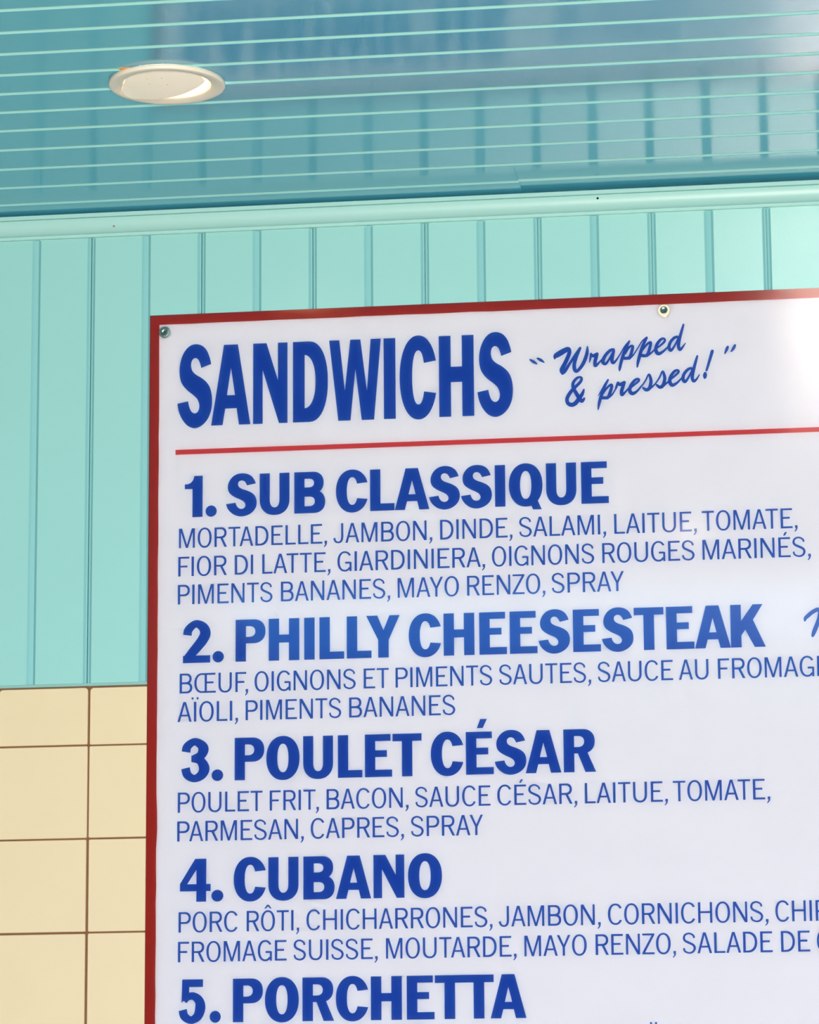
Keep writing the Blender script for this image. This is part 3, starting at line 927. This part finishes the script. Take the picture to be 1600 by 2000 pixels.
SCRIPT= [[(-577.77, 1414.28, 2.48), (-571.63, 1410.2, 4.28), (-566.19, 1406.39, 1.58)], [(-565.58, 1416.18, 2.48), (-559.56, 1412.58, 4.28), (-554.24, 1408.54, 1.58)], [(-536.87, 1414.42, 2.7), (-534.94, 1418.77, 6.98), (-527.63, 1423.26, 8.1), (-519.4, 1427.71, 7.43), (-514.12, 1429.41, 6.53), (-512.21, 1424.78, 5.63), (-514.3, 1417.69, 5.63), (-520.33, 1404.78, 5.85), (-525.5, 1394.83, 6.08), (-524.2, 1388.21, 3.83)], [(-524.2, 1388.21, 3.38), (-519.94, 1392.82, 4.95), (-511.58, 1405.62, 3.83), (-503.22, 1417.84, 4.05), (-494.15, 1430.99, 3.83)], [(-494.15, 1430.99, 3.83), (-500.32, 1417.12, 4.73), (-504.37, 1404.14, 5.18), (-504.17, 1395.17, 5.4), (-501.08, 1391.46, 4.73), (-495.42, 1396.01, 4.73), (-489.45, 1404.73, 5.18), (-484.6, 1416.48, 4.95), (-482.71, 1424.78, 4.5), (-482.24, 1432.53, 2.25)], [(-479.54, 1405.53, 1.13), (-477.93, 1411.43, 2.93), (-476.38, 1420.33, 3.38)], [(-476.98, 1419.16, 3.38), (-472.37, 1416.59, 4.95), (-466.15, 1419.92, 4.5)], [(-466.15, 1419.92, 4.05), (-468.12, 1413.43, 4.95), (-470.22, 1406.34, 4.95), (-469.75, 1399.76, 4.95), (-464.45, 1403.72, 2.93), (-459.11, 1409.48, 2.03)], [(-439.05, 1425.98, 4.05), (-444.89, 1424.43, 4.5), (-451.99, 1417.55, 4.73), (-456.56, 1409.37, 5.18), (-456.87, 1404.61, 5.18), (-452.85, 1402.06, 4.05), (-447.5, 1408.41, 2.93), (-439.1, 1423.0, 3.38)], [(-438.85, 1424.18, 4.05), (-441.23, 1414.72, 4.95), (-442.17, 1407.6, 5.18), (-440.04, 1403.33, 4.5), (-435.32, 1407.32, 2.93), (-427.56, 1418.94, 1.8), (-420.37, 1430.6, 2.25), (-412.53, 1439.24, 2.7)], [(-412.78, 1438.65, 2.93), (-418.32, 1428.12, 4.05), (-423.56, 1415.2, 4.73), (-427.26, 1403.42, 4.5), (-429.41, 1393.96, 4.05), (-429.96, 1389.45, 2.03)], [(-489.25, 1360.35, 2.48), (-492.05, 1352.96, 4.95), (-497.4, 1345.43, 5.63), (-503.34, 1337.93, 6.3), (-509.78, 1334.96, 6.08), (-516.12, 1338.42, 5.4), (-517.17, 1346.2, 5.18), (-511.18, 1356.68, 5.18), (-502.9, 1365.29, 4.5), (-495.22, 1372.74, 4.28), (-492.79, 1378.61, 3.83), (-495.08, 1381.32, 3.15), (-500.92, 1379.52, 3.83), (-506.87, 1372.01, 4.5), (-506.65, 1363.65, 4.95), (-502.48, 1355.15, 5.4), (-496.82, 1345.41, 5.85), (-492.84, 1340.49, 4.95), (-488.81, 1345.09, 3.38)], [(-465.75, 1348.72, 1.13), (-458.81, 1360.58, 1.8), (-449.85, 1374.52, 2.25)], [(-449.03, 1375.08, 2.93), (-455.26, 1364.01, 4.28), (-460.39, 1349.94, 4.73), (-464.46, 1335.83, 4.28), (-466.39, 1325.21, 1.8)], [(-458.99, 1349.88, 2.25), (-453.03, 1359.17, 2.93), (-446.53, 1365.46, 3.38), (-443.05, 1365.32, 3.83), (-445.55, 1355.3, 4.5), (-450.37, 1345.38, 4.5), (-460.24, 1345.17, 4.73)], [(-451.56, 1343.65, 3.83), (-443.93, 1348.7, 2.7), (-439.18, 1355.05, 2.03), (-434.98, 1362.62, 2.93)], [(-436.52, 1360.9, 2.93), (-432.88, 1369.68, 3.83)], [(-433.72, 1367.93, 4.05), (-428.53, 1366.29, 5.18), (-422.09, 1369.85, 4.5)], [(-422.43, 1369.86, 4.5), (-425.14, 1361.64, 4.95), (-427.36, 1354.59, 5.18), (-426.54, 1348.85, 4.73), (-421.24, 1353.16, 2.93), (-413.54, 1361.78, 2.03)], [(-419.97, 1417.88, 2.46), (-413.43, 1428.68, 3.19), (-407.7, 1430.4, 3.68), (-408.46, 1423.92, 4.42), (-413.12, 1411.74, 4.42), (-421.38, 1410.12, 4.67)], [(-413.8, 1409.16, 3.68), (-406.72, 1415.38, 2.21), (-398.25, 1428.06, 1.72), (-391.72, 1438.22, 1.96), (-384.0, 1444.42, 2.46)], [(-383.75, 1444.01, 3.19), (-390.59, 1431.0, 4.42), (-395.3, 1416.87, 4.91), (-398.97, 1404.01, 4.42), (-400.67, 1394.72, 2.21)], [(-392.68, 1421.32, 2.46), (-384.24, 1432.05, 3.19), (-377.85, 1435.43, 3.68), (-379.29, 1426.63, 4.42), (-384.6, 1414.09, 4.42), (-394.47, 1414.23, 4.67)], [(-384.63, 1412.79, 3.93), (-377.58, 1417.45, 2.7), (-367.92, 1426.17, 2.21)], [(-369.22, 1424.27, 2.21), (-361.52, 1429.81, 2.95), (-354.81, 1436.31, 3.44), (-355.23, 1440.62, 3.19), (-360.68, 1439.93, 3.93), (-367.17, 1432.0, 4.67), (-369.51, 1422.33, 5.16), (-365.6, 1415.92, 5.16), (-357.95, 1418.99, 3.68), (-348.29, 1427.97, 2.21)], [(-333.44, 1443.24, 3.68), (-339.16, 1441.26, 4.17), (-345.64, 1433.71, 4.42), (-347.71, 1425.34, 4.67), (-344.66, 1420.66, 4.42), (-338.83, 1427.58, 2.95), (-331.18, 1442.23, 2.95)], [(-323.14, 1463.66, 2.7), (-326.68, 1451.81, 3.93), (-330.25, 1438.94, 4.42), (-332.14, 1427.3, 4.67), (-329.87, 1421.36, 4.42), (-325.62, 1425.09, 2.95), (-320.56, 1431.77, 1.47)], [(-416.07, 1356.63, 2.46), (-407.08, 1364.06, 2.95), (-398.73, 1370.87, 3.19), (-399.04, 1374.39, 2.95), (-404.63, 1372.79, 3.93), (-411.5, 1364.24, 4.67), (-413.82, 1355.25, 5.16), (-409.24, 1350.14, 5.16), (-401.58, 1354.12, 3.44), (-392.92, 1364.15, 2.21)], [(-393.84, 1362.25, 2.21), (-387.34, 1371.72, 2.46), (-382.09, 1381.5, 2.7), (-379.3, 1375.94, 4.17), (-378.57, 1368.13, 4.67), (-381.29, 1358.51, 4.91), (-386.4, 1355.47, 4.91), (-392.01, 1359.32, 3.19)], [(-383.88, 1355.11, 4.17), (-376.84, 1360.28, 2.7), (-371.44, 1365.25, 2.21)], [(-371.44, 1365.25, 2.21), (-364.54, 1375.35, 2.46), (-359.41, 1385.53, 2.7), (-356.63, 1379.58, 4.17), (-356.04, 1371.77, 4.67), (-359.14, 1362.17, 4.91), (-363.99, 1359.13, 4.91), (-369.46, 1363.23, 3.19)], [(-361.48, 1358.64, 4.17), (-354.04, 1364.56, 2.7), (-348.25, 1370.17, 2.21)], [(-348.89, 1369.55, 2.21), (-341.2, 1375.72, 2.95), (-333.49, 1382.55, 3.44), (-333.78, 1386.45, 3.19), (-339.49, 1384.99, 3.93), (-345.97, 1376.56, 4.67), (-347.68, 1367.55, 5.16), (-343.76, 1361.83, 5.16), (-335.75, 1365.4, 3.44), (-326.73, 1374.5, 2.21)], [(-311.67, 1389.07, 3.68), (-317.64, 1387.1, 4.17), (-324.1, 1379.58, 4.42), (-325.92, 1371.23, 4.91), (-322.49, 1366.82, 4.42), (-316.67, 1374.1, 2.95), (-309.43, 1388.07, 2.95)], [(-301.64, 1409.42, 2.95), (-305.18, 1397.63, 4.17), (-309.18, 1382.22, 4.42), (-310.66, 1372.56, 4.67), (-308.26, 1367.16, 4.42), (-303.78, 1370.35, 2.95), (-298.84, 1377.66, 1.47)], [(-276.78, 1416.85, 4.67), (-281.42, 1401.86, 4.17), (-287.11, 1384.19, 3.19)], [(-289.22, 1380.13, 4.17), (-289.81, 1376.27, 5.65), (-290.16, 1372.14, 4.17)], [(-251.35, 1422.95, 3.44), (-253.35, 1418.23, 4.17), (-256.53, 1411.48, 1.96)], [(-239.35, 1425.06, 3.44), (-242.25, 1419.72, 4.17), (-246.15, 1414.43, 1.96)]]
SCRIPT2= [[(-138.52, 963.57, 2.95), (-137.48, 967.68, 4.79), (-133.5, 971.33, 5.52), (-127.82, 976.05, 5.52), (-122.18, 979.46, 5.52), (-117.7, 981.21, 5.52), (-114.96, 980.18, 5.52), (-114.09, 975.64, 5.52), (-115.92, 966.28, 5.52), (-119.94, 955.11, 5.89), (-123.9, 945.83, 5.89), (-126.69, 938.39, 4.05)]]

for nm, data in (('script_lettering', SCRIPT), ('script_lettering', SCRIPT2)):
    bm = bmesh.new()
    polys = []
    for P in data:
        polys += pieces(stroke([(x / 1e3, z / 1e3, w * 1.18 / 1e3) for x, z, w in P], 8), lambda x, z: (x, z))
        for x, z, w in (P[0], P[-1]):
            polys += pieces(disc(x / 1e3, z / 1e3, w / 2e3, 14), lambda x, z: (x, z))
    put(bm, polys, BOARD_Y, .0002)
    bpart(nm, bm, BLUE, label='blue brush script')


def screw(x, z, washer, hexed):
    bm = bmesh.new()
    if washer == 'cream':
        pr = []
        for i in range(40):
            a = 2 * math.pi * i / 40
            r = .0101 + .0022 * max(0, math.cos(a + math.pi / 2 - .12)) ** 10
            pr.append((x + r * math.cos(a), z - .0004 + r * math.sin(a)))
        V0 = [bm.verts.new((u, BOARD_Y, v)) for u, v in pr]
        V1 = [bm.verts.new((u, BOARD_Y - .0010, v)) for u, v in pr]
        V2 = [bm.verts.new((x + (u - x) * .9, BOARD_Y - .0016, z + (v - z) * .9)) for u, v in pr]
        V3 = [bm.verts.new((x + (u - x) * .5, BOARD_Y - .0017, z + (v - z) * .5)) for u, v in pr]
        for A, B in ((V0, V1), (V1, V2), (V2, V3)):
            for i in range(40):
                bm.faces.new((A[i], A[(i + 1) % 40], B[(i + 1) % 40], B[i]))
        bm.faces.new(V3)
        bmesh.ops.recalc_face_normals(bm, faces=bm.faces[:])
        wm, wl = WASHER, 'cream painted washer'
    else:
        add_lathe(bm, [(.0098, 0), (.0098, .0008), (.0092, .0013), (.0060, .0016), (.003, .0016)], 40, (x, BOARD_Y, z), 'y')
        wm, wl = STEEL, 'grey metal washer'
    hb = bmesh.new()
    add_lathe(hb, [(.0066, .0012), (.0066, .0020), (.0056, .0038), (.0040, .0052), (.0036, .0046), (.0012, .0040)], 36, (x, BOARD_Y, z), 'y')
    sc = bpart('screw', hb, STEEL, smooth=False, label='round-headed metal screw')
    w = new_obj('washer', bm, wm, None, wl)
    for v in w.data.vertices:
        v.co -= off
    w.parent = sc
    rb = bmesh.new()
    for ang in (.5, .5 + math.pi / 2):
        c, s = math.cos(ang), math.sin(ang)
        q = [(-.0030, -.0006), (.0030, -.0006), (.0030, .0006), (-.0030, .0006)]
        F = [rb.verts.new((x + c * a - s * b, BOARD_Y - .0049, z + s * a + c * b)) for a, b in q]
        G = [rb.verts.new((v.co.x, BOARD_Y - .003, v.co.z)) for v in F]
        rb.faces.new(F)
        for i in range(4):
            rb.faces.new((F[i], F[(i + 1) % 4], G[(i + 1) % 4], G[i]))
    bmesh.ops.recalc_face_normals(rb, faces=rb.faces[:])
    for v in rb.verts:
        v.co -= off
    new_obj('drive_slot', rb, DARKSTEEL, sc)


screw(-1.1935, 1.4865, 'steel', True)
screw(-.3548, 1.4891, 'cream', False)
